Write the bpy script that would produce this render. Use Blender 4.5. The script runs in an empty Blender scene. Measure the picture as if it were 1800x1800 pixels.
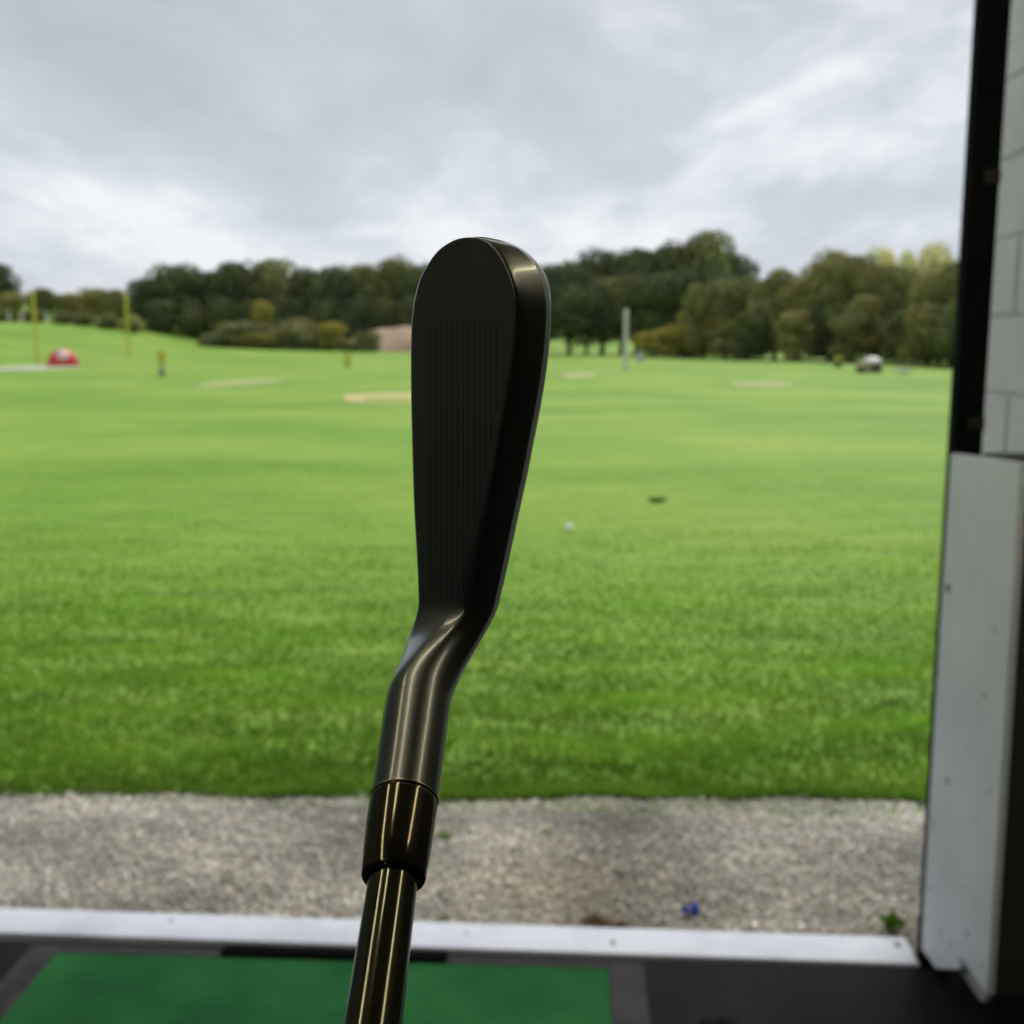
import bpy, bmesh, math, random
import numpy as np
from mathutils import Vector, Matrix, noise as mnoise
random.seed(7); rng = np.random.default_rng(7)
sc = bpy.context.scene
R = math.radians
# ------------------------------------------------------------------ camera
CAM_H = 1.6; PITCH = R(8.8); YAW = R(3.0); FPX = 1930.0
cd = bpy.data.cameras.new('camera'); cam = bpy.data.objects.new('camera', cd)
sc.collection.objects.link(cam); sc.camera = cam
cam.location = (0, 0, CAM_H); cam.rotation_euler = (R(90) - PITCH, 0, YAW)
cd.sensor_width = 36; cd.lens = 36 * FPX / 1800; cd.clip_start = 0.02; cd.clip_end = 6000
cd.dof.use_dof = True; cd.dof.focus_distance = 0.236; cd.dof.aperture_fstop = 22
# ------------------------------------------------------------------ world
SUN_EL, SUN_AZ = R(50), R(28)          # azimuth from +Y towards +X
w = bpy.data.worlds.new('World'); sc.world = w; w.use_nodes = True
nt = w.node_tree; nt.nodes.clear()
def N(t, **k):
    n = nt.nodes.new(t)
    for a, b in k.items():
        if a in n.inputs: n.inputs[a].default_value = b
        else: setattr(n, a, b)
    return n
L = lambda a, b: nt.links.new(a, b)
sky = N('ShaderNodeTexSky', sky_type='NISHITA', sun_disc=False, sun_elevation=SUN_EL, sun_rotation=SUN_AZ)
bg1 = N('ShaderNodeBackground'); bg1.inputs[1].default_value = 0.11; L(sky.outputs[0], bg1.inputs[0])
tc = N('ShaderNodeTexCoord'); sep = N('ShaderNodeSeparateXYZ'); L(tc.outputs['Generated'], sep.inputs[0])
def M(op, a, b=None, c=None):
    n = N('ShaderNodeMath', operation=op)
    for i, v in enumerate((a, b, c)):
        if v is None: continue
        if isinstance(v, (int, float)): n.inputs[i].default_value = v
        else: L(v, n.inputs[i])
    return n.outputs[0]
SKR, SKA, SKB = 60, (13.6, 25.7, 1.7), (16.6, 30.7, 4)
zc = M('ADD', M('MAXIMUM', sep.outputs[2], 0.0), 0.16)
u = M('DIVIDE', M('MULTIPLY_ADD', sep.outputs[0], -1.0, -.05), zc); v = M('DIVIDE', sep.outputs[1], zc)
comb = N('ShaderNodeCombineXYZ'); L(u, comb.inputs[0]); L(v, comb.inputs[1])
def mp(rot, scale, loc=(0, 0, 0)):
    m = N('ShaderNodeMapping'); m.inputs['Rotation'].default_value = (0, 0, R(rot)); m.inputs['Scale'].default_value = scale
    m.inputs['Location'].default_value = loc; L(comb.outputs[0], m.inputs[0]); return m.outputs[0]
def nz(vec, s, d, r, dist=0.0):
    n = N('ShaderNodeTexNoise'); n.inputs['Scale'].default_value = s; n.inputs['Detail'].default_value = d
    n.inputs['Roughness'].default_value = r; n.inputs['Distortion'].default_value = dist; L(vec, n.inputs['Vector']); return n.outputs[0]
n1 = nz(mp(SKR, (1, .5, 1), SKA), 0.62, 8, .56, .45)
n2 = nz(mp(-30, (1, .6, 1), SKB), 2.6, 7, .58, .5)
dens = M('ADD', M('MULTIPLY', n1, .80), M('MULTIPLY', n2, .30))
cr = N('ShaderNodeValToRGB'); L(dens, cr.inputs[0])
e = cr.color_ramp.elements
e[0].position = .435; e[0].color = (.98, .985, 1.0, 1)
e[1].position = .66; e[1].color = (.49, .52, .575, 1)
for p, c in ((.475, (.85, .87, .905, 1)), (.51, (.72, .75, .80, 1)), (.555, (.60, .635, .69, 1))):
    x = e.new(p); x.color = c
# paler towards the horizon, as under any overcast
hz = N('ShaderNodeMapRange'); L(sep.outputs[2], hz.inputs[0]); hz.inputs[1].default_value = 0.0; hz.inputs[2].default_value = .32
hz.inputs[3].default_value = .40; hz.inputs[4].default_value = 0.0
mixh = N('ShaderNodeMix', data_type='RGBA'); L(hz.outputs[0], mixh.inputs[0]); L(cr.outputs[0], mixh.inputs[6]); mixh.inputs[7].default_value = (.70, .765, .85, 1)
bg2 = N('ShaderNodeBackground'); bg2.inputs[1].default_value = 1.0; L(mixh.outputs[2], bg2.inputs[0])
ms = N('ShaderNodeMixShader'); ms.inputs[0].default_value = .94
L(bg1.outputs[0], ms.inputs[1]); L(bg2.outputs[0], ms.inputs[2])
wo = N('ShaderNodeOutputWorld'); L(ms.outputs[0], wo.inputs[0])
# ------------------------------------------------------------------ sun (thin overcast: very soft)
sl = bpy.data.lights.new('sun', 'SUN'); sl.energy = 2.6; sl.angle = R(22); sl.color = (1, .95, .87)
so = bpy.data.objects.new('sun', sl); sc.collection.objects.link(so)
sd = Vector((math.sin(SUN_AZ) * math.cos(SUN_EL), math.cos(SUN_AZ) * math.cos(SUN_EL), math.sin(SUN_EL)))
so.rotation_euler = sd.to_track_quat('Z', 'Y').to_euler()
sc.view_settings.view_transform = 'Standard'; sc.view_settings.look = 'None'
sc.view_settings.exposure = 0.0; sc.view_settings.gamma = 1; sc.view_settings.use_curve_mapping = False
sc.cycles.use_denoising = True; sc.cycles.max_bounces = 8; sc.cycles.diffuse_bounces = 4
# ------------------------------------------------------------------ material helper
def mat(name, col, rough=.7, metal=0.0, var=None, scale=5.0, detail=4, bump=0.0, bscale=None, attr=None, coords='Object', stretch=(1, 1, 1), spec=.5, trans=0.0, emit=None, ramp=(.35, .65)):
    m = bpy.data.materials.new(name); m.use_nodes = True; t = m.node_tree; b = t.nodes['Principled BSDF']
    b.inputs['Roughness'].default_value = rough; b.inputs['Metallic'].default_value = metal; b.inputs['Specular IOR Level'].default_value = spec
    b.inputs['Base Color'].default_value = (*col, 1)
    tcn = t.nodes.new('ShaderNodeTexCoord'); mpn = t.nodes.new('ShaderNodeMapping'); mpn.inputs['Scale'].default_value = stretch
    if coords == 'World':
        g = t.nodes.new('ShaderNodeNewGeometry'); t.links.new(g.outputs['Position'], mpn.inputs[0])
    else: t.links.new(tcn.outputs[coords], mpn.inputs[0])
    src = None
    if var is not None:
        n = t.nodes.new('ShaderNodeTexNoise'); n.inputs['Scale'].default_value = scale; n.inputs['Detail'].default_value = detail
        t.links.new(mpn.outputs[0], n.inputs['Vector'])
        r = t.nodes.new('ShaderNodeValToRGB'); t.links.new(n.outputs[0], r.inputs[0])
        r.color_ramp.elements[0].position = ramp[0]; r.color_ramp.elements[0].color = (*col, 1)
        r.color_ramp.elements[1].position = ramp[1]; r.color_ramp.elements[1].color = (*var, 1)
        src = r.outputs[0]
    if attr:
        a = t.nodes.new('ShaderNodeAttribute'); a.attribute_name = attr
        mx = t.nodes.new('ShaderNodeMix'); mx.data_type = 'RGBA'; mx.blend_type = 'MULTIPLY'; mx.inputs[0].default_value = 1
        if src is not None: t.links.new(src, mx.inputs[6])
        else: mx.inputs[6].default_value = (*col, 1)
        t.links.new(a.outputs['Color'], mx.inputs[7]); src = mx.outputs[2]
    if src is not None: t.links.new(src, b.inputs['Base Color'])
    if bump:
        n = t.nodes.new('ShaderNodeTexNoise'); n.inputs['Scale'].default_value = bscale or scale * 4; n.inputs['Detail'].default_value = 5
        t.links.new(mpn.outputs[0], n.inputs['Vector'])
        bn = t.nodes.new('ShaderNodeBump'); bn.inputs['Strength'].default_value = bump; bn.inputs['Distance'].default_value = .01
        t.links.new(n.outputs[0], bn.inputs['Height']); t.links.new(bn.outputs[0], b.inputs['Normal'])
    if trans:
        tr = t.nodes.new('ShaderNodeBsdfTranslucent'); mxs = t.nodes.new('ShaderNodeMixShader'); mxs.inputs[0].default_value = trans
        if src is not None: t.links.new(src, tr.inputs[0])
        else: tr.inputs[0].default_value = (*col, 1)
        o = t.nodes['Material Output']
        t.links.new(b.outputs[0], mxs.inputs[1]); t.links.new(tr.outputs[0], mxs.inputs[2]); t.links.new(mxs.outputs[0], o.inputs[0])
    if emit:
        b.inputs['Emission Color'].default_value = (*emit[0], 1); b.inputs['Emission Strength'].default_value = emit[1]
    return m
# ------------------------------------------------------------------ object helpers
col = sc.collection
def link(name, me, m=None, parent=None, smooth=False):
    o = bpy.data.objects.new(name, me); col.objects.link(o)
    if m: me.materials.append(m)
    if parent: o.parent = parent
    if smooth: me.shade_smooth()
    return o
def tag(o, label=None, cat=None, group=None, kind=None):
    if label: o['label'] = label
    if cat: o['category'] = cat
    if group: o['group'] = group
    if kind: o['kind'] = kind
    return o
def empty(name, loc, label, cat, group=None, rz=0):
    o = bpy.data.objects.new(name, None); col.objects.link(o); o.location = loc; o.rotation_euler.z = rz; o.empty_display_size = .1
    return tag(o, label, cat, group)
def mesh(name, bm):
    me = bpy.data.meshes.new(name); bm.to_mesh(me); bm.free(); return me
def box(bm, x0, x1, y0, y1, z0, z1, bev=0.0, seg=2):
    t = bmesh.new(); bmesh.ops.create_cube(t, size=1)
    for q in t.verts: q.co = Vector(((x0 + x1) / 2 + q.co.x * (x1 - x0), (y0 + y1) / 2 + q.co.y * (y1 - y0), (z0 + z1) / 2 + q.co.z * (z1 - z0)))
    if bev: bmesh.ops.bevel(t, geom=list(t.edges), offset=bev, segments=seg, affect='EDGES', profile=.5)
    me = bpy.data.meshes.new('t'); t.to_mesh(me); t.free(); bm.from_mesh(me); bpy.data.meshes.remove(me)
def tube(bm, p0, p1, r0, r1=None, n=16, cap=True):
    p0, p1 = Vector(p0), Vector(p1); d = p1 - p0; r1 = r0 if r1 is None else r1
    t = bmesh.new(); bmesh.ops.create_cone(t, cap_ends=cap, segments=n, radius1=r0, radius2=r1, depth=d.length)
    mt = Matrix.Translation((p0 + p1) / 2) @ d.to_track_quat('Z', 'Y').to_matrix().to_4x4(); t.transform(mt)
    me = bpy.data.meshes.new('t'); t.to_mesh(me); t.free(); bm.from_mesh(me); bpy.data.meshes.remove(me)
def ball(bm, c, r, s=(1, 1, 1), sub=2):
    t = bmesh.new(); bmesh.ops.create_icosphere(t, subdivisions=sub, radius=r)
    for q in t.verts: q.co = Vector((c[0] + q.co.x * s[0], c[1] + q.co.y * s[1], c[2] + q.co.z * s[2]))
    me = bpy.data.meshes.new('t'); t.to_mesh(me); t.free(); bm.from_mesh(me); bpy.data.meshes.remove(me)
def part(name, fn, m, parent, smooth=False):
    bm = bmesh.new(); fn(bm); return link(name, mesh(name, bm), m, parent, smooth)
def quads(name, V, F, colr=None):
    me = bpy.data.meshes.new(name); nv, nf, k = len(V), len(F), F.shape[1]
    me.vertices.add(nv); me.vertices.foreach_set('co', np.asarray(V, np.float32).ravel())
    me.loops.add(nf * k); me.loops.foreach_set('vertex_index', F.astype(np.int32).ravel())
    me.polygons.add(nf); me.polygons.foreach_set('loop_start', np.arange(0, nf * k, k, dtype=np.int32))
    if colr is not None:
        a = me.color_attributes.new('tint', 'FLOAT_COLOR', 'POINT'); c = np.ones((nv, 4), np.float32); c[:, :3] = colr
        a.data.foreach_set('color', c.ravel())
    me.update(calc_edges=True); return me
# ------------------------------------------------------------------ terrain
G0 = -0.05
def ss(a, b, x): t = np.clip((x - a) / (b - a), 0, 1); return t * t * (3 - 2 * t)
def Hn(x, y):
    hx = np.interp(x, [-140, -75, -66, -60, -50, -40, -30, -10, 0], [5.6, 4.25, 3.7, 2.65, 1.15, .7, .4, .1, 0])
    bump = ss(4.5, 8, y) * .02 * (np.sin(x * .9 + np.sin(y * .4)) + np.sin(y * .7 + x * .3)) * (1 - ss(150, 400, y))
    return G0 + bump + hx * ss(45, 150, y) + .05 * np.maximum(0, y - 155) * (1 - .6 * ss(300, 900, y))
def H(x, y): return float(Hn(np.array(float(x)), np.array(float(y))))
def ray(px, py):
    x = (px - 900) / FPX; d = (py - 900) / FPX
    f = math.cos(PITCH) - math.sin(PITCH) * d; uu = -(math.sin(PITCH) + math.cos(PITCH) * d)
    return Vector((x * math.cos(YAW) - f * math.sin(YAW), x * math.sin(YAW) + f * math.cos(YAW), uu))
def ground(px, py):
    r = ray(px, py); t = 3.0
    while t < 400:
        p = Vector((0, 0, CAM_H)) + r * t
        if p.z <= H(p.x, p.y): return Vector((p.x, p.y, H(p.x, p.y)))
        t *= 1.002
    return p
def at_y(px, py, y):
    r = ray(px, py); t = y / r.y; return Vector((r.x * t, y, CAM_H + r.z * t))
# lawn sheet
xs = np.sinh(np.linspace(-6.2, 6.2, 150)) * 4.0; ys = np.concatenate([np.linspace(-40, 3.3, 10), np.linspace(3.4, 3.88, 9), 3.9 + np.sinh(np.linspace(.05, 6.3, 170)) * 5.0])
X, Y = np.meshgrid(xs, ys); Z = Hn(X, Y)
Z -= .05 * (1 - ss(3.52, 3.74, Y))
V = np.stack([X, Y, Z], -1).reshape(-1, 3); nx, ny = len(xs), len(ys)
i = np.arange(nx - 1)[None, :] + nx * np.arange(ny - 1)[:, None]; i = i.ravel()
F = np.stack([i, i + 1, i + 1 + nx, i + nx], 1)
lawn = link('lawn', quads('lawn', V, F), None, None, True); tag(lawn, kind='structure')
def grass_mat(name, attr=None, trans=0.0):
    m = bpy.data.materials.new(name); m.use_nodes = True; t = m.node_tree; b = t.nodes['Principled BSDF']
    b.inputs['Roughness'].default_value = .75; b.inputs['Specular IOR Level'].default_value = .25
    g = t.nodes.new('ShaderNodeNewGeometry')
    def noise(scale, st, det=4, rough=.55):
        mm = t.nodes.new('ShaderNodeMapping'); mm.inputs['Scale'].default_value = st; t.links.new(g.outputs['Position'], mm.inputs[0])
        n = t.nodes.new('ShaderNodeTexNoise'); n.inputs['Scale'].default_value = scale; n.inputs['Detail'].default_value = det; n.inputs['Roughness'].default_value = rough
        t.links.new(mm.outputs[0], n.inputs['Vector']); return n.outputs[0]
    def ramp(x, stops):
        r = t.nodes.new('ShaderNodeValToRGB'); t.links.new(x, r.inputs[0]); e = r.color_ramp.elements
        e[0].position, e[0].color = stops[0][0], (*stops[0][1], 1); e[1].position, e[1].color = stops[-1][0], (*stops[-1][1], 1)
        for p, c in stops[1:-1]: q = e.new(p); q.color = (*c, 1)
        return r.outputs[0]
    def mix(f, a, c, mode='MIX'):
        n = t.nodes.new('ShaderNodeMix'); n.data_type = 'RGBA'; n.blend_type = mode
        if isinstance(f, float): n.inputs[0].default_value = f
        else: t.links.new(f, n.inputs[0])
        t.links.new(a, n.inputs[6]); t.links.new(c, n.inputs[7]); return n.outputs[2]
    mown = ramp(noise(.13, (.8, 1.2, 1), 6, .62), [(.30, (.118, .250, .018)), (.45, (.164, .318, .025)), (.56, (.226, .362, .034)), (.70, (.32, .395, .058))])
    fine = ramp(noise(1.6, (1, 2.2, 1), 6, .7), [(.3, (.90, .92, .88)), (.7, (1.08, 1.07, 1.08))])
    mown = mix(1.0, mown, fine, 'MULTIPLY')
    rough = ramp(noise(1.3, (.6, 2.2, 1), 5, .6), [(.28, (.110, .235, .018)), (.45, (.155, .300, .028)), (.6, (.205, .360, .040)), (.75, (.27, .40, .07))])
    sp = t.nodes.new('ShaderNodeSeparateXYZ'); t.links.new(g.outputs['Position'], sp.inputs[0])
    ad = t.nodes.new('ShaderNodeMath'); ad.operation = 'MULTIPLY_ADD'; t.links.new(noise(.5, (1, .4, 1), 3), ad.inputs[0]); ad.inputs[1].default_value = 3.0; t.links.new(sp.outputs[1], ad.inputs[2])
    mr = t.nodes.new('ShaderNodeMapRange'); mr.interpolation_type = 'SMOOTHSTEP'; t.links.new(ad.outputs[0], mr.inputs[0]); mr.inputs[1].default_value = 5.5; mr.inputs[2].default_value = 16
    c = mix(mr.outputs[0], rough, mown)
    if attr:
        a = t.nodes.new('ShaderNodeAttribute'); a.attribute_name = attr; c = mix(1.0, c, a.outputs['Color'], 'MULTIPLY')
    t.links.new(c, b.inputs['Base Color'])
    bn = t.nodes.new('ShaderNodeBump'); bn.inputs['Strength'].default_value = .5; bn.inputs['Distance'].default_value = .03
    t.links.new(noise(9, (1, 1, 1), 6, .7), bn.inputs['Height']); t.links.new(bn.outputs[0], b.inputs['Normal'])
    if trans:
        tr = t.nodes.new('ShaderNodeBsdfTranslucent'); t.links.new(c, tr.inputs[0]); mxs = t.nodes.new('ShaderNodeMixShader'); mxs.inputs[0].default_value = trans
        t.links.new(b.outputs[0], mxs.inputs[1]); t.links.new(tr.outputs[0], mxs.inputs[2]); t.links.new(mxs.outputs[0], t.nodes['Material Output'].inputs[0])
    return m
lawn.data.materials.append(grass_mat('lawn_green'))
# grass blades near the bay
def edge_y(x): return 3.815 + .042 * x + .012 * np.sin(x * 3.1) + .012 * np.sin(x * 7.7 + 1) + .010 * np.sin(x * 17)
def blades(n, y0, y1, name):
    y = y0 + (y1 - y0) * rng.random(n) ** 1.5; x = rng.uniform(-.62, .62, n) * (y + 1.2)
    ed = edge_y(x); y = np.maximum(y, ed + np.abs(rng.normal(0, .03, n)) - .015)
    f = np.clip((y - 3.9) / 6.5, 0, 1); h = .026 * (1 - f) ** 1.2 + .009; wd = .008 + .004 * f
    cl = np.array([mnoise.noise(Vector((a * .9, b * 3.6, 0))) for a, b in zip(x, y)])
    cl2 = np.array([mnoise.noise(Vector((a * 3.5, b * 8, 3))) for a, b in zip(x, y)])
    hh = h * rng.uniform(.5, 1.25, n) * (1 + .7 * cl + .4 * cl2); ang = rng.uniform(0, 6.283, n); lean = rng.uniform(.1, .9, n) * hh
    la = rng.uniform(0, 6.283, n); wd = wd * rng.uniform(.7, 1.3, n)
    z = Hn(x, y) - .004
    dx, dy = np.cos(ang) * wd / 2, np.sin(ang) * wd / 2; lx, ly = np.cos(la) * lean, np.sin(la) * lean
    P = np.zeros((n, 5, 3))
    P[:, 0] = np.stack([x - dx, y - dy, z], 1); P[:, 1] = np.stack([x + dx, y + dy, z], 1)
    P[:, 2] = np.stack([x + dx * .8 + lx * .35, y + dy * .8 + ly * .35, z + hh * .6], 1); P[:, 3] = np.stack([x - dx * .8 + lx * .35, y - dy * .8 + ly * .35, z + hh * .6], 1)
    P[:, 4] = np.stack([x + lx, y + ly, z + hh], 1)
    b = np.arange(n)[:, None] * 5
    F = np.concatenate([b + np.array([[0, 1, 2]]), b + np.array([[0, 2, 3]]), b + np.array([[3, 2, 4]])])
    tone = rng.uniform(.92, 1.12, (n, 1)) * (1 + .7 * cl[:, None] + .12 * cl2[:, None]); hue = rng.normal(0, .05, (n, 1))
    c = np.concatenate([tone * (1 + hue * 1.5), tone, tone * (1 - hue)], 1)
    dry = rng.random(n) < .03; c[dry] = c[dry] * np.array([2.2, 1.25, 2.0])
    c = np.repeat(c[:, None], 5, 1).reshape(-1, 3)
    return quads(name, P.reshape(-1, 3), F, c)
gm = grass_mat('grass_blades', 'tint', .42)
g1 = link('grass', blades(260000, 3.70, 15.0, 'grass'), gm); tag(g1, 'green grass growing beyond the gravel strip, tufty at its edge and shorter further out', 'grass', kind='stuff')
# ------------------------------------------------------------------ gravel strip
soil = mat('grit', (.25, .235, .205), .95, var=(.36, .34, .30), scale=14, detail=8, coords='World', bump=.6, bscale=90)
part('gravel_bed', lambda bm: box(bm, -6, 6, 2.80, 3.95, -.25, G0 - .004), soil, None)['kind'] = 'structure'
def stones(n):
    ico = bmesh.new(); bmesh.ops.create_icosphere(ico, subdivisions=1, radius=1); iv = np.array([q.co[:] for q in ico.verts]); 
    fc = np.array([[q.index for q in f.verts] for f in ico.faces]); ico.free()
    # light stones: an octahedron cut keeps them at 8 faces
    ov = np.array([[1, 0, 0], [-1, 0, 0], [0, 1, 0], [0, -1, 0], [0, 0, 1], [0, 0, -1], [.6, .6, .45], [-.55, .6, .5]], float)
    of = np.array([[0, 6, 4], [6, 2, 4], [0, 2, 6], [2, 7, 4], [7, 1, 4], [2, 1, 7], [1, 3, 4], [3, 0, 4], [2, 0, 5], [1, 2, 5], [3, 1, 5], [0, 3, 5]])
    x = rng.uniform(-2.6, 2.3, n); y = 2.83 + (edge_y(x) + .02 - 2.83) * rng.random(n)
    s = np.clip(rng.lognormal(math.log(.0047), .36, n), .0024, .012)
    V = ov[None] * rng.uniform(.7, 1.3, (n, 8, 1)); V *= s[:, None, None] * rng.uniform(.7, 1.2, (n, 1, 3)) * np.array([1, 1, .5])
    a = rng.uniform(0, 6.28, n); ca, sa = np.cos(a), np.sin(a)
    b = rng.normal(0, .4, n); cb, sb = np.cos(b), np.sin(b)
    x1 = V[..., 0] * cb[:, None] - V[..., 2] * sb[:, None]; z1 = V[..., 0] * sb[:, None] + V[..., 2] * cb[:, None]
    X = x1 * ca[:, None] - V[..., 1] * sa[:, None]; Yq = x1 * sa[:, None] + V[..., 1] * ca[:, None]
    P = np.stack([X + x[:, None], Yq + y[:, None], z1 + (G0 + s * .25 + rng.uniform(0, .006, n))[:, None]], -1)
    F = (np.arange(n)[:, None, None] * 8 + of[None]).reshape(-1, 3)
    pat = np.array([mnoise.noise(Vector((q * 2.2, r * 4.0, 5))) for q, r in zip(x, y)]) + .5 * np.array([mnoise.noise(Vector((q * 9, r * 11, 1))) for q, r in zip(x, y)])
    base = np.array([.595, .575, .515]); tone = np.clip(rng.normal(1.0, .14, n) * (1 + .50 * pat), .35, 1.7)[:, None]
    c = base * tone; k = rng.random(n)
    c[k < .10] *= np.array([1.1, .95, .82]); c[(k > .1) & (k < .16)] *= np.array([.6, .6, .62]); c[k > .95] *= 1.35
    # browner, darker patch in the middle of the strip
    dd = np.exp(-(((x - .0) / .32) ** 2 + ((y - 3.15) / .22) ** 2)) ; c *= (1 - .25 * dd[:, None] * np.array([.75, .95, 1.2]))
    return quads('gravel', P.reshape(-1, 3), F, np.repeat(c[:, None], 8, 1).reshape(-1, 3))
sm = mat('gravel_stone', (1, 1, 1), .85, attr='tint', spec=.25)
gv = link('gravel', stones(95000), sm); tag(gv, 'pale grey gravel strip between the white kerb and the grass', 'gravel', kind='stuff')
# ------------------------------------------------------------------ bay shell
concrete = mat('bay_concrete', (.16, .16, .155), .9, var=(.22, .215, .2), scale=3, coords='World', bump=.3, bscale=30)
rubber = mat('floor_rubber', (.005, .0055, .006), .8, var=(.009, .009, .0095), scale=6, detail=7, coords='World', bump=.35, bscale=140, spec=.12)
part('ground_slab', lambda bm: box(bm, -6, 6, -3.2, 2.700, -.3, -.012), concrete, None)['kind'] = 'structure'
part('floor', lambda bm: box(bm, -1.74, 1.15, -2.4, 2.684, -.010, -.002), rubber, None)['kind'] = 'structure'
kerb_white = mat('kerb_paint', (.58, .62, .72), .6, var=(.40, .44, .54), scale=3.2, detail=8, coords='World', bump=.25, bscale=40, ramp=(.45, .78))
def kerb(bm):
    box(bm, -6, .922, 2.702, 2.836, -.2, .003, .008, 3)
    for v_ in bm.verts: v_.co.z += .0022 * mnoise.noise(v_.co * 3); v_.co.y += -.010 * (v_.co.x + .3)
part('kerb', kerb, kerb_white, None, True)['kind'] = 'structure'
bare = mat('bare_concrete', (.20, .19, .18), .9)
scuff = mat('scuff_grey', (.13, .13, .15), .8)
for px_, py_, s_ in ((1077, 1657, .010), (1577, 1660, .011), (820, 1640, .005), (300, 1618, .006)):
    r = ray(px_, py_); t = (.0045 - CAM_H) / r.z
    def fn(bm, c=(r.x * t, r.y * t), s=s_):
        vs = [bm.verts.new((c[0] + math.cos(a * .785) * s * random.uniform(.6, 1.1), c[1] + math.sin(a * .785) * s * random.uniform(.8, 1.7), .0056)) for a in range(8)]
        bm.faces.new(vs)
    o = part('paint_chip', fn, scuff, bpy.data.objects['kerb'])
dark_paint = mat('dark_ceiling_board', (.34, .30, .235), .7, var=(.42, .37, .29), scale=2, stretch=(6, .5, 1))
part('ceiling', lambda bm: box(bm, -2.2, 1.6, -2.6, 2.95, 2.72, 2.80), dark_paint, None)['kind'] = 'structure'
part('back_wall', lambda bm: box(bm, -2.0, 1.5, -2.62, -2.5, -.01, 2.715), mat('back_wall_paint', (.20, .19, .17), .8, var=(.24, .23, .2), scale=2), None)['kind'] = 'structure'
lw = part('partition_wall', lambda bm: box(bm, -1.90, -1.76, -2.49, 2.68, -.01, 2.715), mat('left_wall_paint', (.13, .155, .18), .8, var=(.16, .185, .21), scale=2, bump=.3), None)
tag(lw, 'painted side wall of the bay left of the green mat', 'wall')
# block wall, right
wall_paint = mat('block_paint', (.80, .79, .86), .75, var=(.70, .69, .75), scale=5, detail=7, coords='World', bump=.5, bscale=60)
mortar = mat('mortar_paint', (.60, .60, .65), .9, coords='World', bump=.4, bscale=60)
bw = empty('block_wall', (1.16, 0, 0), 'grey painted concrete block side wall behind the black post', 'wall')
part('added_dark_board', lambda bm: box(bm, -.03, -.004, -2.38, 1.6, 0, 2.70), mat('added_board_dark', (.075, .07, .065), .8), bw)  # unseen board, added so the club sole has something dark to reflect
part('mortar', lambda bm: box(bm, .006, .15, -2.4, 3.196, 0, 2.70), mortar, bw)
bmb = bmesh.new(); box(bmb, 0, .10, 0, .43, 0, .1965, .004, 1); blk = mesh('block', bmb); blk.materials.append(wall_paint)
bmb = bmesh.new(); box(bmb, 0, .10, 0, .21, 0, .1965, .004, 1); hblk = mesh('half_block', bmb); hblk.materials.append(wall_paint)
for c in range(13):
    z0 = .014 + c * .2075
    off = 2.765 if c % 2 else 2.545
    y = off - .44 * 11
    while y < 3.15:
        m_ = blk
        if y + .44 > 3.22: m_ = hblk
        if y > -2.4:
            o = bpy.data.objects.new('block', m_); col.objects.link(o); o.parent = bw; o.location = (random.uniform(-.0015, .0015), y + .005, z0)
        y += .44
# black post with fixing plates
black = mat('post_black', (.006, .0065, .010), .9, var=(.010, .010, .012), scale=8, spec=.08)
bp = empty('door_post', (.957, 2.74, 0), 'tall black post above the white boarded pier at the bay opening', 'post')
part('column', lambda bm: box(bm, -.023, .046, -.022, .026, -.05, 2.715, .003, 1), black, bp, False)
plate = mat('plate_brown', (.022, .019, .015), .7)
for px_, py_ in ((1735, 311), (1712, 745)):
    z_ = at_y(px_, py_, 2.715).z
    part('bracket', lambda bm, z=z_: box(bm, .006, .045, -.032, -.0225, z - .016, z + .016, .002, 1), plate, bp)
# white boarded pier
white = mat('board_white', (.88, .91, 1.0), .55, var=(.76, .79, .87), scale=3.5, detail=8, coords='World', bump=.25, bscale=25)
PA, PB = Vector((.931, 2.715)), Vector((.9725, 2.405)); PD = (PB - PA).normalized(); PN = Vector((-PD.y, PD.x)) * -1
if PN.x > 0: PN = -PN
pier = empty('pier_casing', (PA.x, PA.y, 0), 'white painted side board at the foot of the black post, notched at its bottom', 'casing')
def on_board(px, py, off=0.0):
    r = ray(px, py); n3 = Vector((PN.x, PN.y, 0)); o3 = Vector((PA.x, PA.y, 0)) + n3 * off
    t = (o3 - Vector((0, 0, CAM_H))).dot(n3) / r.dot(n3); return Vector((0, 0, CAM_H)) + r * t - Vector((PA.x, PA.y, 0))
bk = Vector((-PN.x, -PN.y, 0)) * .018
def slab(bm, P_, th=bk, bev=0.0):
    a = [bm.verts.new(p_) for p_ in P_]; b = [bm.verts.new(p_ + th) for p_ in P_]; n = len(P_)
    bm.faces.new(a); bm.faces.new(b[::-1])
    for i in range(n): bm.faces.new((a[i], b[i], b[(i + 1) % n], a[(i + 1) % n]))
    bmesh.ops.recalc_face_normals(bm, faces=bm.faces)
    if bev: bmesh.ops.bevel(bm, geom=list(bm.edges), offset=bev, segments=2, affect='EDGES')
part('side_board', lambda bm: slab(bm, [on_board(*q) for q in ((1671, 797), (1735, 805), (1795, 816), (1783, 1000), (1765, 1283), (1748, 1548), (1735, 1750), (1686, 1680), (1688, 1704), (1645, 1703), (1620, 1668), (1622, 1610), (1640, 1300), (1655, 1050))], bev=.0015), white, pier)
part('foot_batten', lambda bm: slab(bm, [on_board(*q, -.0185) for q in ((1690, 1670), (1736, 1738), (1731, 1762), (1722, 1757), (1685, 1702))], bk * .8), mat('batten_grey', (.40, .41, .42), .7), pier)
stain = mat('stain_dark', (.10, .09, .12), .8); stain2 = mat('stain_pale', (.36, .38, .41), .8)
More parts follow.
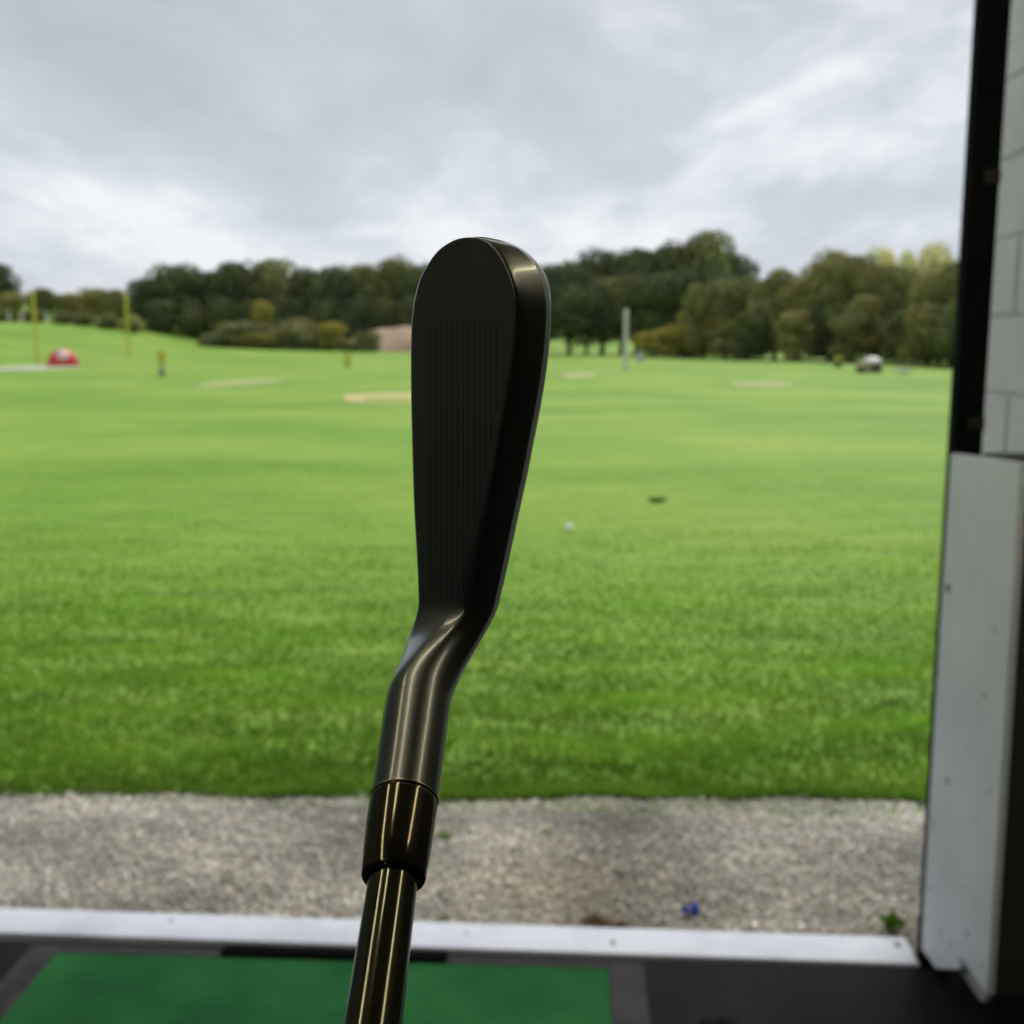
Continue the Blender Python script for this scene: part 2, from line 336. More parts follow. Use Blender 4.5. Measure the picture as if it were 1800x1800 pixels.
for px_, py_, sx, sz, m_ in ((1666, 1035, .030, .012, stain), (1748, 1107, .013, .007, stain2), (1730, 1222, .011, .008, stain2), (1702, 1320, .009, .005, stain2), (1665, 1374, .010, .010, stain), (1648, 1185, .006, .013, stain), (1652, 1640, .006, .006, stain2), (1660, 1540, .006, .006, stain2), (1690, 1560, .006, .008, stain2), (1702, 905, .008, .004, stain2), (1680, 1265, .004, .012, stain2), (1715, 1440, .012, .004, stain2), (1740, 1390, .006, .006, stain2), (1700, 1640, .012, .009, stain2), (1672, 1660, .010, .006, stain2), (1762, 960, .006, .004, stain2), (1640, 1450, .004, .02, stain), (1633, 1560, .004, .014, stain), (1725, 1700, .006, .012, stain2)):
    p = on_board(px_, py_, .0006); d3 = Vector((PD.x, PD.y, 0))
    def fn(bm, p=p, sx=sx, sz=sz):
        bm.faces.new([bm.verts.new(p + d3 * (math.cos(a * .7) * sx * .6 * random.uniform(.5, 1.2)) + Vector((0, 0, math.sin(a * .7) * sz * random.uniform(.5, 1.2)))) for a in range(9)])
    part('stain', fn, m_, pier)
zb = at_y(1740, 1752, 2.407).z
cab = part('dark_panel_box', lambda bm: box(bm, .9945, 1.155, 2.409, 2.69, zb, 1.337, .002, 1), mat('dark_board', (.030, .030, .024), .75, var=(.040, .039, .031), scale=4), None)
tag(cab, 'dark brown boarded box filling the gap between the white casing and the block wall', 'box')
# ceiling tube lamps (seen as warm streaks in the club)
lampm = mat('lamp_tube', (.9, .8, .6), .4, emit=((1, .87, .62), 13.0))
for lx, y0_, y1_, lab in ((-1.0, -1.2, 1.0, 'warm tube lamp on the bay ceiling over the left of the mat'), (-.36, .18, 2.3, 'warm tube lamp on the bay ceiling along the middle of the bay'), (.92, .10, 2.2, 'warm tube lamp on the bay ceiling beside the block wall')):
    t = empty('tube_lamp', (lx, (y0_ + y1_) / 2, 2.72), lab, 'lamp', 'tube lamps on the bay ceiling'); hl = (y1_ - y0_) / 2
    part('lamp_body', lambda bm: box(bm, -.11, .11, -hl, hl, -.03, -.001, .004, 1), mat('lamp_case', (.70, .66, .55), .5), t)
    part('lamp_tube', lambda bm: tube(bm, (0, -hl, -.055), (0, hl, -.055), .013, n=12), lampm, t)
# ------------------------------------------------------------------ golf mat
mt_ = empty('golf_mat', (-.61, 1.868, 0), 'green turf golf mat with grey rubber border on the dark bay floor', 'mat')
bord = mat('mat_border', (.048, .047, .051), .85, var=(.034, .033, .036), scale=10, coords='World', bump=.4, bscale=120, spec=.1)
turf = mat('mat_turf', (.011, .105, .030), .95, var=(.026, .165, .046), scale=4, detail=10, coords='World', bump=.8, bscale=500, spec=.15)
def border(bm):
    x0, x1, y0, y1 = -.808, .812, -.95, .777; a0, a1, b0, b1 = -.723, .720, -.86, .740
    box(bm, x0, a0, y0, y1, -.001, .016, .003, 1); box(bm, a1, x1, y0, y1, -.001, .016, .003, 1)
    box(bm, a0 + .0005, a1 - .0005, b1, y1 - .001, -.001, .0155, .003, 1); box(bm, a0 + .0005, a1 - .0005, y0, b0, -.001, .0155, .003, 1)
part('border', border, bord, mt_)
part('turf', lambda bm: box(bm, -.7225, .7195, -.8595, .7395, -.001, .0145), turf, mt_)
part('edge_strip', lambda bm: box(bm, -.29, .305, .745, .785, .0165, .0250, .002, 1), mat('strip_black', (.003, .003, .0035), .95, spec=.03), mt_)
ink = mat('mat_print', (.004, .004, .0045), .8)
# worn dark lettering pressed into the left border (too blurred to read)
gl = [(-.782, -.738, .592, .618), (-.782, -.738, .556, .580), (-.780, -.742, .520, .546), (-.782, -.738, .488, .510), (-.778, -.740, .454, .480), (-.770, -.732, .672, .690), (-.770, -.734, .648, .662)]
for a, b, c_, d_ in gl: part('print_mark', lambda bm, q=(a, b, c_, d_): box(bm, q[0], q[1], q[2], q[3], .0162, .0175, .0006, 1), ink, mt_)
tr = part('rubber_block', lambda bm: (box(bm, -.055, .035, -.14, 0, 0, .05, .012, 2), box(bm, -.02, .012, -.10, -.04, .05, .07, .008, 2)), black, None, False)
tr.location = (.365, 2.375, 0); tr.rotation_euler.z = R(8); tag(tr, 'small black rubber block lying on the floor right of the green mat', 'block')
# ------------------------------------------------------------------ small things on gravel and grass
def tee(bm):
    for k in range(14):
        a0, a1 = k / 14 * 6.283, (k + 1) / 14 * 6.283
    tube(bm, (0, 0, .004), (0, 0, .010), .021, .018, 20); tube(bm, (0, 0, .010), (0, 0, .034), .008, .006, 14)
    tube(bm, (0, 0, .034), (0, 0, .042), .007, .013, 14)
bluet = empty('golf_tee', (.378, 3.005, G0 + .018), 'blue rubber golf tee lying on the gravel', 'tee')
o = part('tee_body', tee, mat('tee_blue', (.02, .06, .42), .45), bluet, False); o.rotation_euler = (R(75), R(10), R(-60))
gb = ground(1000, 936)
def gball(bm):
    bmesh.ops.create_icosphere(bm, subdivisions=4, radius=.032)
o = part('golf_ball', gball, mat('ball_white', (.85, .85, .82), .35), None, True); o.location = gb + Vector((0, 0, .045))
tag(o, 'white golf ball lying alone on the grass right of the club', 'ball')
def leafy(bm, n, h, spread, wd):
    for k in range(n):
        a = random.uniform(0, 6.283); l = random.uniform(.5, 1) * h; out = random.uniform(.2, 1) * spread; w_ = wd * random.uniform(.6, 1.2)
        ca, sa = math.cos(a), math.sin(a); px_, py_ = -sa * w_ / 2, ca * w_ / 2; b = Vector((random.gauss(0, spread * .15), random.gauss(0, spread * .15), 0))
        p = [b, b + Vector((ca * out * .5 + px_, sa * out * .5 + py_, l * .7)), b + Vector((ca * out, sa * out, l * .85)), b + Vector((ca * out * .5 - px_, sa * out * .5 - py_, l * .7))]
        vs = [bm.verts.new(q) for q in p]; bm.faces.new((vs[0], vs[1], vs[2])); bm.faces.new((vs[0], vs[2], vs[3]))
weedm = mat('weed_green', (.10, .22, .02), .7, var=(.17, .27, .03), scale=30, trans=.3)
for px_, py_, n, h, s_, lab in ((1568, 1642, 60, .055, .045, 'green weed tuft in the gravel against the kerb near the white casing'), (1080, 1640, 0, .03, .05, ''),
                              (775, 1476, 14, .014, .04, 'low green weed in the gravel just right of the ferrule'), (782, 1622, 14, .018, .018, 'tiny yellow green weed by the kerb right of the club shaft'), (965, 1466, 7, .010, .04, 'faint low weed patch in the upper gravel right of the ferrule')):
    if not n: continue
    r = ray(px_, py_); t = (G0 - CAM_H) / r.z
    o = part('weed', lambda bm: leafy(bm, n, h, s_, .014), weedm, None); o.location = (r.x * t, max(r.y * t, 2.88), G0 + .008); tag(o, lab, 'weed')
dry = part('dead_grass', lambda bm: leafy(bm, 90, .022, .09, .006), mat('dead_stalk', (.22, .15, .08), .9), None); dry.location = (.115, 2.90, G0 + .008)
tag(dry, 'brown dead grass wisps in the gravel by the kerb', 'weed')
clod = ground(1155, 882)
o = part('grass_clump', lambda bm: leafy(bm, 200, .05, .11, .02), mat('clump_dark', (.12, .23, .04), .8), None); o.location = clod; tag(o, 'dark grass clump standing alone in the mown field right of the club', 'clump')
# ------------------------------------------------------------------ field features
sand = mat('sand', (.56, .46, .22), .95, var=(.50, .43, .18), scale=1.2, coords='World', bump=.4)
sand2 = mat('sand_pale', (.42, .44, .19), .95, var=(.33, .40, .14), scale=.8, coords='World')
def patch(name, px0, px1, py0, py1, m, z=.012):
    a = ground((px0 + px1) / 2, py1); b = ground((px0 + px1) / 2, py0); c = (a + b) / 2; ry = (b - a).length / 2
    l_, r_ = ground(px0, (py0 + py1) / 2), ground(px1, (py0 + py1) / 2); rx = (r_ - l_).length / 2
    def fn(bm):
        cv = bm.verts.new((c.x, c.y, H(c.x, c.y) + z + .005)); ring = []
        for k in range(40):
            t = k / 40 * 6.283; f = 1 + .16 * mnoise.noise(Vector((math.cos(t) * 2, math.sin(t) * 2, c.x)))
            x, y = c.x + math.cos(t) * rx * f, c.y + math.sin(t) * ry * f; ring.append(bm.verts.new((x, y, H(x, y) + z)))
        for k in range(40): bm.faces.new((cv, ring[k], ring[(k + 1) % 40]))
    o = part(name, fn, m, None); o['kind'] = 'structure'; return o
patch('sand_patch', 375, 478, 668, 679, sand2); patch('sand_patch', 600, 900, 690, 710, sand)
patch('sand_patch', 1285, 1390, 671, 681, sand2); patch('sand_patch', 990, 1048, 655, 664, sand2); patch('sand_patch', -60, 104, 643, 653, mat('sand_grey', (.46, .47, .36), .95))
metal_y = mat('yellow_paint', (.55, .50, .05), .5); grey = mat('weathered_grey', (.50, .50, .47), .7, var=(.42, .42, .39), scale=2)
offw = mat('off_white', (.7, .7, .68), .6); darkm = mat('dark_metal', (.05, .05, .05), .5)
def post(px, ytop, ybase, wd, m, lab, name='yellow_post', group=None, sq=False, D=None):
    b = ground(px, ybase) if D is None else None
    if D is not None:
        q = at_y(px, 620, D); b = Vector((q.x, q.y, H(q.x, q.y)))
    h = at_y(px, ytop, b.y).z - b.z
    t = empty(name, b, lab, 'post', group)
    if sq: part('shaft', lambda bm: box(bm, -wd / 2, wd / 2, -wd / 2, wd / 2, -.3, h, .02, 1), m, t)
    else: part('shaft', lambda bm: tube(bm, (0, 0, -.3), (0, 0, h), wd / 2, n=12), m, t)
    part('cap', lambda bm: ball(bm, (0, 0, h), wd * .55, (1, 1, .5)), m, t); return t
post(66, 510, 642, .20, metal_y, 'tall yellow post behind the red target dome', group='yellow distance posts')
post(227, 513, 632, .22, metal_y, 'tall yellow post right of the red target dome, against the low trees', group='yellow distance posts')
post(1099, 545, 652, .24, mat('post_pale', (.62, .62, .58), .7, var=(.52, .52, .48), scale=2), 'pale grey upright post before the large dark trees', 'grey_post', sq=True)
for px_, yt in ((20, 548), (43, 548), (86, 548)):
    post(px_, yt, 0, .22, offw, {20: 'thin white post far left, nearest the picture edge', 43: 'thin white post far left, between two others', 86: 'thin white post on the far hill behind the red dome'}[px_], 'white_post', 'thin white posts on the far hill', D=152)
# red dome target
p = ground(111, 643)
t = empty('target_dome', p,  'red dome target with a white centre standing on the range', 'target', rz=-math.asin(p.x / p.length))
def dome(bm, r, h, z0=0):
    ball(bm, (0, 0, z0), 1, (r, r * .75, h), 3)
    bmesh.ops.bisect_plane(bm, geom=list(bm.verts) + list(bm.edges) + list(bm.faces), plane_co=(0, 0, z0), plane_no=(0, 0, 1), clear_inner=True)
wd_ = 54 / FPX * p.y / 2; hd_ = 30 / FPX * p.y
part('shell', lambda bm: dome(bm, wd_, hd_), mat('target_red', (.55, .035, .03), .5), t, True)
def disc(bm):
    for k in range(24):
        pass
    ball(bm, (0, -.02, hd_ * .56), 1, (wd_ * .50, wd_ * .80, hd_ * .40), 3)
    bmesh.ops.bisect_plane(bm, geom=list(bm.verts) + list(bm.edges) + list(bm.faces), plane_co=(0, 0, 0), plane_no=(0, -1, 0), clear_inner=True)
part('centre_panel', disc, mat('target_white', (.72, .52, .50), .5), t, True)
part('base_rim', lambda bm: [tube(bm, (math.cos(a) * wd_, math.sin(a) * wd_ * .75, .05), (math.cos(a + .2618) * wd_, math.sin(a + .2618) * wd_ * .75, .05), .05, n=8) for a in [k * .2618 for k in range(24)]], mat('rim_dark_red', (.30, .02, .02), .6), t)
# yellow markers
def marker(px, ytop, ybase, wpx, lab, base_m, m=metal_y):
    b = ground(px, ybase); k = b.y / FPX; h = (ybase - ytop) * k; w_ = wpx * k
    t = empty('distance_marker', b, lab, 'marker', 'small yellow distance markers')
    part('stem', lambda bm: tube(bm, (0, 0, 0), (0, 0, h * .6), w_ * .16, n=8), base_m, t)
    part('board', lambda bm: box(bm, -w_ / 2, w_ / 2, -.03, .03, h * .52, h, .03, 2), m, t)
    part('foot', lambda bm: box(bm, -w_ * .35, w_ * .35, -w_ * .3, w_ * .3, 0, h * .3, .03, 1), base_m, t)
marker(285, 616, 662, 16, 'yellow topped marker on a grey foot right of the yellow posts', mat('marker_foot', (.30, .33, .20), .8))
marker(611, 621, 645, 15, 'small yellow marker on the field before the sandy bank', mat('marker_pale_foot', (.35, .38, .10), .7))
marker(1473, 627, 646, 15, 'small yellow brown marker left of the white topped buggy', darkm, mat('marker_ochre', (.38, .33, .05), .6))
# small white drum and pale tray
b = ground(1125, 637); t = empty('white_drum', b, 'small white drum beside the pale grey post', 'drum'); k = b.y / FPX
part('drum_shell', lambda bm: tube(bm, (0, 0, 0), (0, 0, 17 * k), 7 * k, 6 * k, 16), mat('drum_white', (.45, .48, .48), .5), t); part('rim', lambda bm: tube(bm, (0, 0, 17 * k), (0, 0, 18.5 * k), 7.4 * k, 7.4 * k, 16), grey, t)
b = ground(1590, 658); k = b.y / FPX; t = empty('net_frame', b, 'low pale trailer frame on the grass right of the buggy', 'frame')
part('tray', lambda bm: box(bm, -8 * k, 8 * k, -.3, .3, 2 * k, 9 * k, .05, 2), mat('tray_pale', (.42, .50, .44), .6), t)
part('drawbar', lambda bm: tube(bm, (-22 * k, 0, 4 * k), (-8 * k, 0, 4 * k), 1.1 * k, n=8), grey, t)
# ball collecting buggy
b = ground(1528, 656); k = b.y / FPX
t = empty('range_buggy', b, 'small range buggy with white canopy and tan front by the right hand trees', 'buggy', rz=0)
tan = mat('buggy_tan', (.36, .27, .10), .5)
part('chassis', lambda bm: (box(bm, -20 * k, 17 * k, -.55, .55, 5 * k, 8.5 * k, .04, 2)), darkm, t)
part('bonnet', lambda bm: box(bm, -21 * k, -4 * k, -.5, .5, 8.6 * k, 16 * k, .12, 3), tan, t)
part('seat', lambda bm: (box(bm, 2 * k, 15 * k, -.45, .45, 8.6 * k, 12 * k, .04, 2), box(bm, 12 * k, 15.5 * k, -.45, .45, 12 * k, 18 * k, .04, 2)), mat('buggy_brown', (.10, .07, .04), .7), t)
def canopy(bm):
    ball(bm, (4 * k, 0, 18.5 * k), 1, (15 * k, .62, 10 * k), 3)
    bmesh.ops.bisect_plane(bm, geom=list(bm.verts) + list(bm.edges) + list(bm.faces), plane_co=(0, 0, 18.5 * k), plane_no=(0, 0, 1), clear_inner=True)
part('canopy', canopy, mat('canopy_white', (.80, .72, .68), .5), t, True)
for sx in (-9, 17):
    for sy in (-.48, .48): part('canopy_post', lambda bm: tube(bm, (sx * k, sy, 8 * k), (sx * k * .8, sy * .9, 19.5 * k), .025, n=6), darkm, t)
for sx in (-13, 11):
    for sy in (-.58, .58):
        wv = part('wheel', lambda bm: tube(bm, (sx * k, sy - .08, 5 * k), (sx * k, sy + .08, 5 * k), 5 * k, n=18), darkm, t)
        part('hub', lambda bm: tube(bm, (sx * k, sy - .09, 5 * k), (sx * k, sy + .09, 5 * k), 2 * k, n=12), grey, wv)
# sandy bank far off
def bank(bm):
    nxx, nyy = 30, 12; vs = {}
    for i_ in range(nxx):
        for j in range(nyy):
            uu, vv = i_ / (nxx - 1), j / (nyy - 1); x = -32 + uu * 26; y = 150 + vv * 14
            h = 3.6 * math.sin(math.pi * min(1, uu * 1.0)) ** .4 * math.sin(math.pi * vv) ** .6 * (1 + .25 * mnoise.noise(Vector((x * .3, y * .3, 0))))
            vs[i_, j] = bm.verts.new((x, y, H(x, y) - .05 + h))
    for i_ in range(nxx - 1):
        for j in range(nyy - 1): bm.faces.new((vs[i_, j], vs[i_ + 1, j], vs[i_ + 1, j + 1], vs[i_, j + 1]))
part('sand_bank', bank, mat('bank_soil', (.46, .34, .24), .95, var=(.38, .26, .17), scale=.5, coords='World', bump=.5, bscale=3), None, True)['kind'] = 'structure'
# path along the foot of the right hand trees
def pathf(bm):
    prev = None
    for q in range(60):
        px = 1180 + q * 12; D = np.interp(px, [1180, 1300, 1400, 1660, 1900], [118, 102, 94, 71, 60]); a = at_y(px, 620, D)
        v0 = bm.verts.new((a.x, a.y, H(a.x, a.y) + .04)); v1 = bm.verts.new((a.x * 1.07, a.y * 1.07, H(a.x * 1.07, a.y * 1.07) + .04))
        if prev: bm.faces.new((prev[0], v0, v1, prev[1]))
        prev = (v0, v1)
part('path', pathf, mat('path_earth', (.16, .15, .10), .95, var=(.11, .12, .06), scale=.5, coords='World'), None)['kind'] = 'structure'
# ------------------------------------------------------------------ trees
def leafmat(name, a, b, c=None):
    m = mat(name, a, .8, var=b, scale=.22, detail=5, coords='World', attr='tint', spec=.15, trans=.12); return m
LM = {'dark': leafmat('leaf_dark', (.090, .122, .060), (.165, .180, .070)), 'mid': leafmat('leaf_mid', (.180, .195, .070), (.29, .27, .095)),
      'olive': leafmat('leaf_olive', (.30, .28, .09), (.40, .34, .12)), 'gold': leafmat('leaf_gold', (.33, .30, .07), (.44, .36, .09)),
      'pale': leafmat('leaf_pale', (.20, .225, .085), (.29, .28, .12)), 'straw': leafmat('leaf_straw', (.78, .72, .34), (.80, .74, .42))}
barkm = mat('bark', (.055, .045, .032), .9, var=(.09, .075, .055), scale=1.5, coords='Object', bump=.5)
def crown_mesh(seed, nl, n, base=.0, kind='round'):
    r_ = np.random.default_rng(seed); lobes = []
    for k in range(nl):
        if kind == 'round': zc_ = r_.uniform(.18, .84); rad = .40 * math.sqrt(max(.05, 1 - ((zc_ - .42) / .60) ** 2)); ls = r_.uniform(.16, .26)
        elif kind == 'tall': zc_ = r_.uniform(.12, .90); rad = .34 * (1 - .75 * max(0, zc_ - .3)); ls = r_.uniform(.11, .19)
        else: zc_ = r_.uniform(.12, .68); rad = .38 * (1 - .4 * zc_); ls = r_.uniform(.16, .28)
        a = r_.uniform(0, 6.283); q = rad * r_.uniform(.25, .8); lobes.append((math.cos(a) * q, math.sin(a) * q, zc_, ls))
    if kind == 'round': lobes.append((0, 0, .80, .2))
    lobes = np.array(lobes); li = r_.integers(0, len(lobes), n); d = r_.normal(0, 1, (n, 3)); d /= np.linalg.norm(d, axis=1)[:, None]
    rr = r_.uniform(.55, 1.06, (n, 1)) ** .5; c = lobes[li, :3] + d * rr * lobes[li, 3:4] * np.array([1, 1, .85])
    c[:, 2] = np.clip(c[:, 2], 0.0, 1.02)
    s = r_.uniform(.013, .028, (n, 1)) * (1.25 if kind == 'bush' else 1)
    nrm = d + r_.normal(0, .6, (n, 3)); nrm /= np.linalg.norm(nrm, axis=1)[:, None]; t1 = np.cross(nrm, r_.normal(0, 1, (n, 3))); t1 /= np.linalg.norm(t1, axis=1)[:, None]; t2 = np.cross(nrm, t1)
    P = np.stack([c - t1 * s, c - t2 * s * .7, c + t1 * s, c + t2 * s * .7], 1).reshape(-1, 3); F = np.arange(n * 4).reshape(-1, 4)
    lt = r_.uniform(.78, 1.22, len(lobes)); hue = r_.normal(-.02, .035, len(lobes)); tt = lt[li] * r_.uniform(.75, 1.25, n)
    cc = np.stack([tt * (1 + hue[li] * 2), tt, tt * (1 - hue[li])], 1)
    return quads('crown', P, F, np.repeat(cc[:, None], 4, 1).reshape(-1, 3))
CM = {}
def crown(kind, vi, lm):
    key = (kind, vi, lm)
    if key not in CM:
        if (kind, vi) not in CM: CM[kind, vi] = crown_mesh(vi * 13 + {'round': 0, 'tall': 1, 'bush': 2}[kind], {'round': 34, 'tall': 30, 'bush': 22}[kind], {'round': 12000, 'tall': 9000, 'bush': 7000}[kind], kind=kind)
        me = CM[kind, vi].copy(); me.name = 'crown'; me.materials.append(LM[lm]); CM[key] = me
    return CM[key]
TM = {}
def trunk(vi):
    if vi not in TM:
        bm = bmesh.new(); r_ = random.Random(vi); pts = [Vector((0, 0, -.04)), Vector((r_.gauss(0, .01), r_.gauss(0, .01), .22)), Vector((r_.gauss(0, .02), r_.gauss(0, .02), .42)), Vector((r_.gauss(0, .03), r_.gauss(0, .03), .75))]
        rd = [.030, .021, .016, .005]
        for i_ in range(3): tube(bm, pts[i_], pts[i_ + 1], rd[i_], rd[i_ + 1], 9, False)
        for k in range(6):
            a = k * 1.05 + r_.random(); z = r_.uniform(.24, .5); b = Vector((math.cos(a) * .26, math.sin(a) * .26, z + r_.uniform(.12, .3)))
            s = pts[1].lerp(pts[2], (z - .22) / .28); tube(bm, s, s.lerp(b, .5) + Vector((0, 0, .03)), .010, .007, 6, False); tube(bm, s.lerp(b, .5) + Vector((0, 0, .03)), b, .007, .003, 6, False)
        TM[vi] = mesh('trunk', bm); TM[vi].materials.append(barkm)
    return TM[vi]
def tree(name, px, ytop, D, wpx, kind, lm, lab, group, z_low=.22, vi=None, cat='tree'):
    q = at_y(px, 600, D); bz = H(q.x, q.y); h = (at_y(px, ytop, D).z - bz) * 1.07; w_ = wpx * D / FPX; vi = random.randrange(5) if vi is None else vi
    t = empty(name, (q.x, q.y, bz), lab, cat, group, 0)
    c = bpy.data.objects.new('crown', crown(kind, vi, lm)); col.objects.link(c); c.parent = t; c.location = (0, 0, h * z_low); c.scale = (w_, w_, h * (1 - z_low)); c.rotation_euler.z = random.uniform(0, 6.28)
    k = bpy.data.objects.new('trunk', trunk(vi % 3)); col.objects.link(k); k.parent = t; k.scale = (h, h, h)
    return t
OAK, YNG, FAR = 'broad dark trees in the far row', 'young trees along the right of the range', 'distant trees on the left hill'
# far left clump and hillside hedge trees
tree('broadleaf_tree', 2, 466, 165, 88, 'round', 'dark', 'dark round tree at the far left edge above the lower trees', FAR, .1)
tree('broadleaf_tree', 22, 508, 158, 70, 'bush', 'olive', 'yellow olive low tree at the left edge below the dark round tree', FAR, .05)
tree('broadleaf_tree', 82, 509, 168, 62, 'round', 'mid', 'low green tree just right of the left yellow post', FAR, .05)
tree('broadleaf_tree', 128, 516, 170, 66, 'round', 'olive', 'low olive tree on the hill, first right of the red dome', FAR, .05)
tree('broadleaf_tree', 168, 510, 166, 70, 'round', 'olive', 'low russet olive tree midway between the yellow posts and dark wood', FAR, .05)
tree('broadleaf_tree', 208, 511, 164, 62, 'round', 'mid', 'low tree just left of the right yellow post', FAR, .05)
tree('broadleaf_tree', -45, 500, 160, 80, 'round', 'mid', 'green tree just beyond the left picture edge', FAR, .05)
for px_, yt, lm, lab in ((12, 546, 'pale', 'pale shrub at the foot of the far left trees'), (60, 541, 'mid', 'small green shrub on the hill behind the left yellow post'), (112, 545, 'pale', 'pale grey green shrub on the hill above the red dome'), (150, 548, 'pale', 'pale shrub in the middle of the hill hedge'), (192, 550, 'mid', 'green shrub left of the right yellow post'), (232, 552, 'pale', 'pale shrub behind the right yellow post')):
    tree('shrub', px_, yt, 154, 52, 'bush', lm, lab, 'shrubs along the far left hedge', 0, cat='shrub')
row = [(262, 490, 70, 'dark', 'leftmost dark tree of the long row, right of the yellow posts'), (318, 470, 92, 'dark', 'second dark tree from the left of the long row, rounded top'),
       (372, 481, 80, 'dark', 'third dark tree of the long row, in the dip of its skyline'), (428, 468, 90, 'dark', 'dark tree of the long row behind the golden pointed bush, left half'),
       (478, 460, 104, 'mid', 'highest tree of the long row, above the golden pointed bush'), (540, 473, 88, 'dark', 'dark tree of the long row, right of its highest tree'),
       (592, 474, 84, 'dark', 'dark tree of the long row above the small golden bush'), (642, 470, 84, 'mid', 'tree of the long row above the sandy bank, left half'),
       (692, 462, 88, 'mid', 'olive brown topped tree of the long row beside the club head'), (742, 470, 84, 'dark', 'dark tree of the long row partly hidden by the club head'),
       (800, 472, 84, 'dark', 'dark tree hidden behind the left of the club head'), (860, 476, 84, 'dark', 'dark tree hidden behind the middle of the club head'), (925, 484, 84, 'dark', 'dark tree hidden behind the right of the club head')]
for i_, (px_, yt, wp, lm, lab) in enumerate(row):
    tree('broadleaf_tree', px_, yt, 168 + (i_ % 3) * 2, wp * 1.32, 'round', lm, lab, OAK, .02, vi=i_ % 5)
for i_, (px_, yt) in enumerate(((285, 520), (345, 516), (402, 515), (455, 518), (512, 512), (566, 515), (620, 515), (672, 510), (722, 512))):
    tree('understorey_tree', px_, yt, 162, 74, 'bush', 'dark', 'dark understorey tree beneath the long row, ' + ['at its left end', 'under the rounded top', 'under the skyline dip', 'left of the golden pointed bush', 'right of the golden pointed bush', 'left of the small golden bush', 'left end of the sandy bank', 'middle of the sandy bank', 'beside the club head'][i_], 'understorey trees below the far row', 0)
for px_, yt, D, wp, kd, lm, lab in ((465, 534, 148, 74, 'tall', 'gold', 'golden pointed bush before the middle of the dark row'), (420, 560, 146, 120, 'bush', 'pale', 'pale green bush left of the golden pointed bush'),
        (375, 582, 145, 66, 'bush', 'pale', 'low pale bush at the left end of the bushes'), (512, 550, 147, 110, 'bush', 'pale', 'green bush right of the golden pointed bush'), (455, 580, 144, 100, 'bush', 'olive', 'low olive bush below the golden pointed bush'),
        (578, 560, 145, 76, 'bush', 'gold', 'small golden bush at the left end of the sandy bank'), (548, 584, 144, 60, 'bush', 'pale', 'low bush between the golden pointed bush and the small golden one'), (645, 578, 143, 62, 'bush', 'mid', 'dark green bush in front of the sandy bank'), (608, 592, 142, 56, 'bush', 'pale', 'low bush at the foot of the sandy bank')):
    tree('bush', px_, yt, D, wp, kd, lm, lab, 'bushes before the far dark row', 0, cat='bush')
grp = [(1000, 464, 120, 'dark'), (1058, 449, 120, 'dark'), (1118, 445, 120, 'dark'), (1172, 440, 118, 'dark'), (1232, 415, 130, 'mid'), (1276, 446, 96, 'dark'), (1030, 505, 112, 'dark'), (1090, 490, 112, 'mid'), (1150, 488, 110, 'dark'), (1205, 480, 110, 'dark'), (1262, 478, 110, 'dark'), (955, 475, 110, 'dark')]
gl_ = ['left shoulder of the large dark group, touching the club head', 'high tree of the large group left of the grey post', 'tree of the large group directly above the grey post', 'tree of the large group right of the grey post', 'tallest tree of all, crowning the large dark group', 'sloping right shoulder tree of the large dark group', 'front tree of the large group beside the club head', 'front tree of the large group behind the grey post', 'front tree of the large group above the drum', 'front tree of the large group above the golden bush', 'front tree at the right of the large group', 'tree behind the right edge of the club head']
for i_, ((px_, yt, wp, lm), lab) in enumerate(zip(grp, gl_)):
    tree('broadleaf_tree', px_, yt, 146 - (9 if i_ > 5 else 0) + (i_ % 2) * 2, wp * 1.22, 'round', lm, lab, 'large dark trees right of the club', .10 if i_ > 5 else .16, vi=i_ % 5)
yg = [(1236, 505, 118, 96, 'pale', 'bush', 'pale leaning willow like tree right of the tallest tree'), (1175, 562, 116, 92, 'gold', 'bush', 'low golden brown bush right of the grey post'), (1275, 496, 112, 86, 'mid', 'round', 'young tree left of the gap in the skyline'),
      (1318, 500, 110, 78, 'mid', 'round', 'young tree below the gap in the skyline'), (1362, 478, 106, 80, 'mid', 'round', 'rounded young tree right of the skyline gap'), (1408, 494, 102, 74, 'olive', 'round', 'low topped tree before the tall ragged tree'),
      (1462, 450, 100, 92, 'olive', 'round', 'tall ragged pointed tree of the right row'), (1500, 456, 97, 84, 'mid', 'round', 'broad green tree right of the ragged pointed tree'), (1545, 474, 94, 78, 'mid', 'round', 'green tree below the first straw coloured top'),
      (1588, 478, 90, 76, 'mid', 'round', 'green tree above the buggy'), (1632, 478, 86, 76, 'olive', 'round', 'olive tree beside the black post'), (1680, 466, 84, 80, 'mid', 'round', 'tree half hidden behind the black post'), (1730, 470, 80, 80, 'mid', 'round', 'tree hidden behind the black post'), (1790, 466, 78, 90, 'mid', 'round', 'tree hidden behind the block wall'),
      (1545, 441, 108, 60, 'straw', 'round', 'first straw yellow pointed top behind the right row'), (1586, 443, 106, 40, 'straw', 'round', 'second and thinnest straw yellow pointed top behind the right row'), (1634, 438, 104, 60, 'straw', 'round', 'third straw yellow top, nearest the black post')]
for i_, (px_, yt, D, wp, lm, kd, lab) in enumerate(yg):
    tree('young_tree', px_, yt, D, wp * 1.42, kd, lm, lab, YNG, .03, vi=i_ % 5)
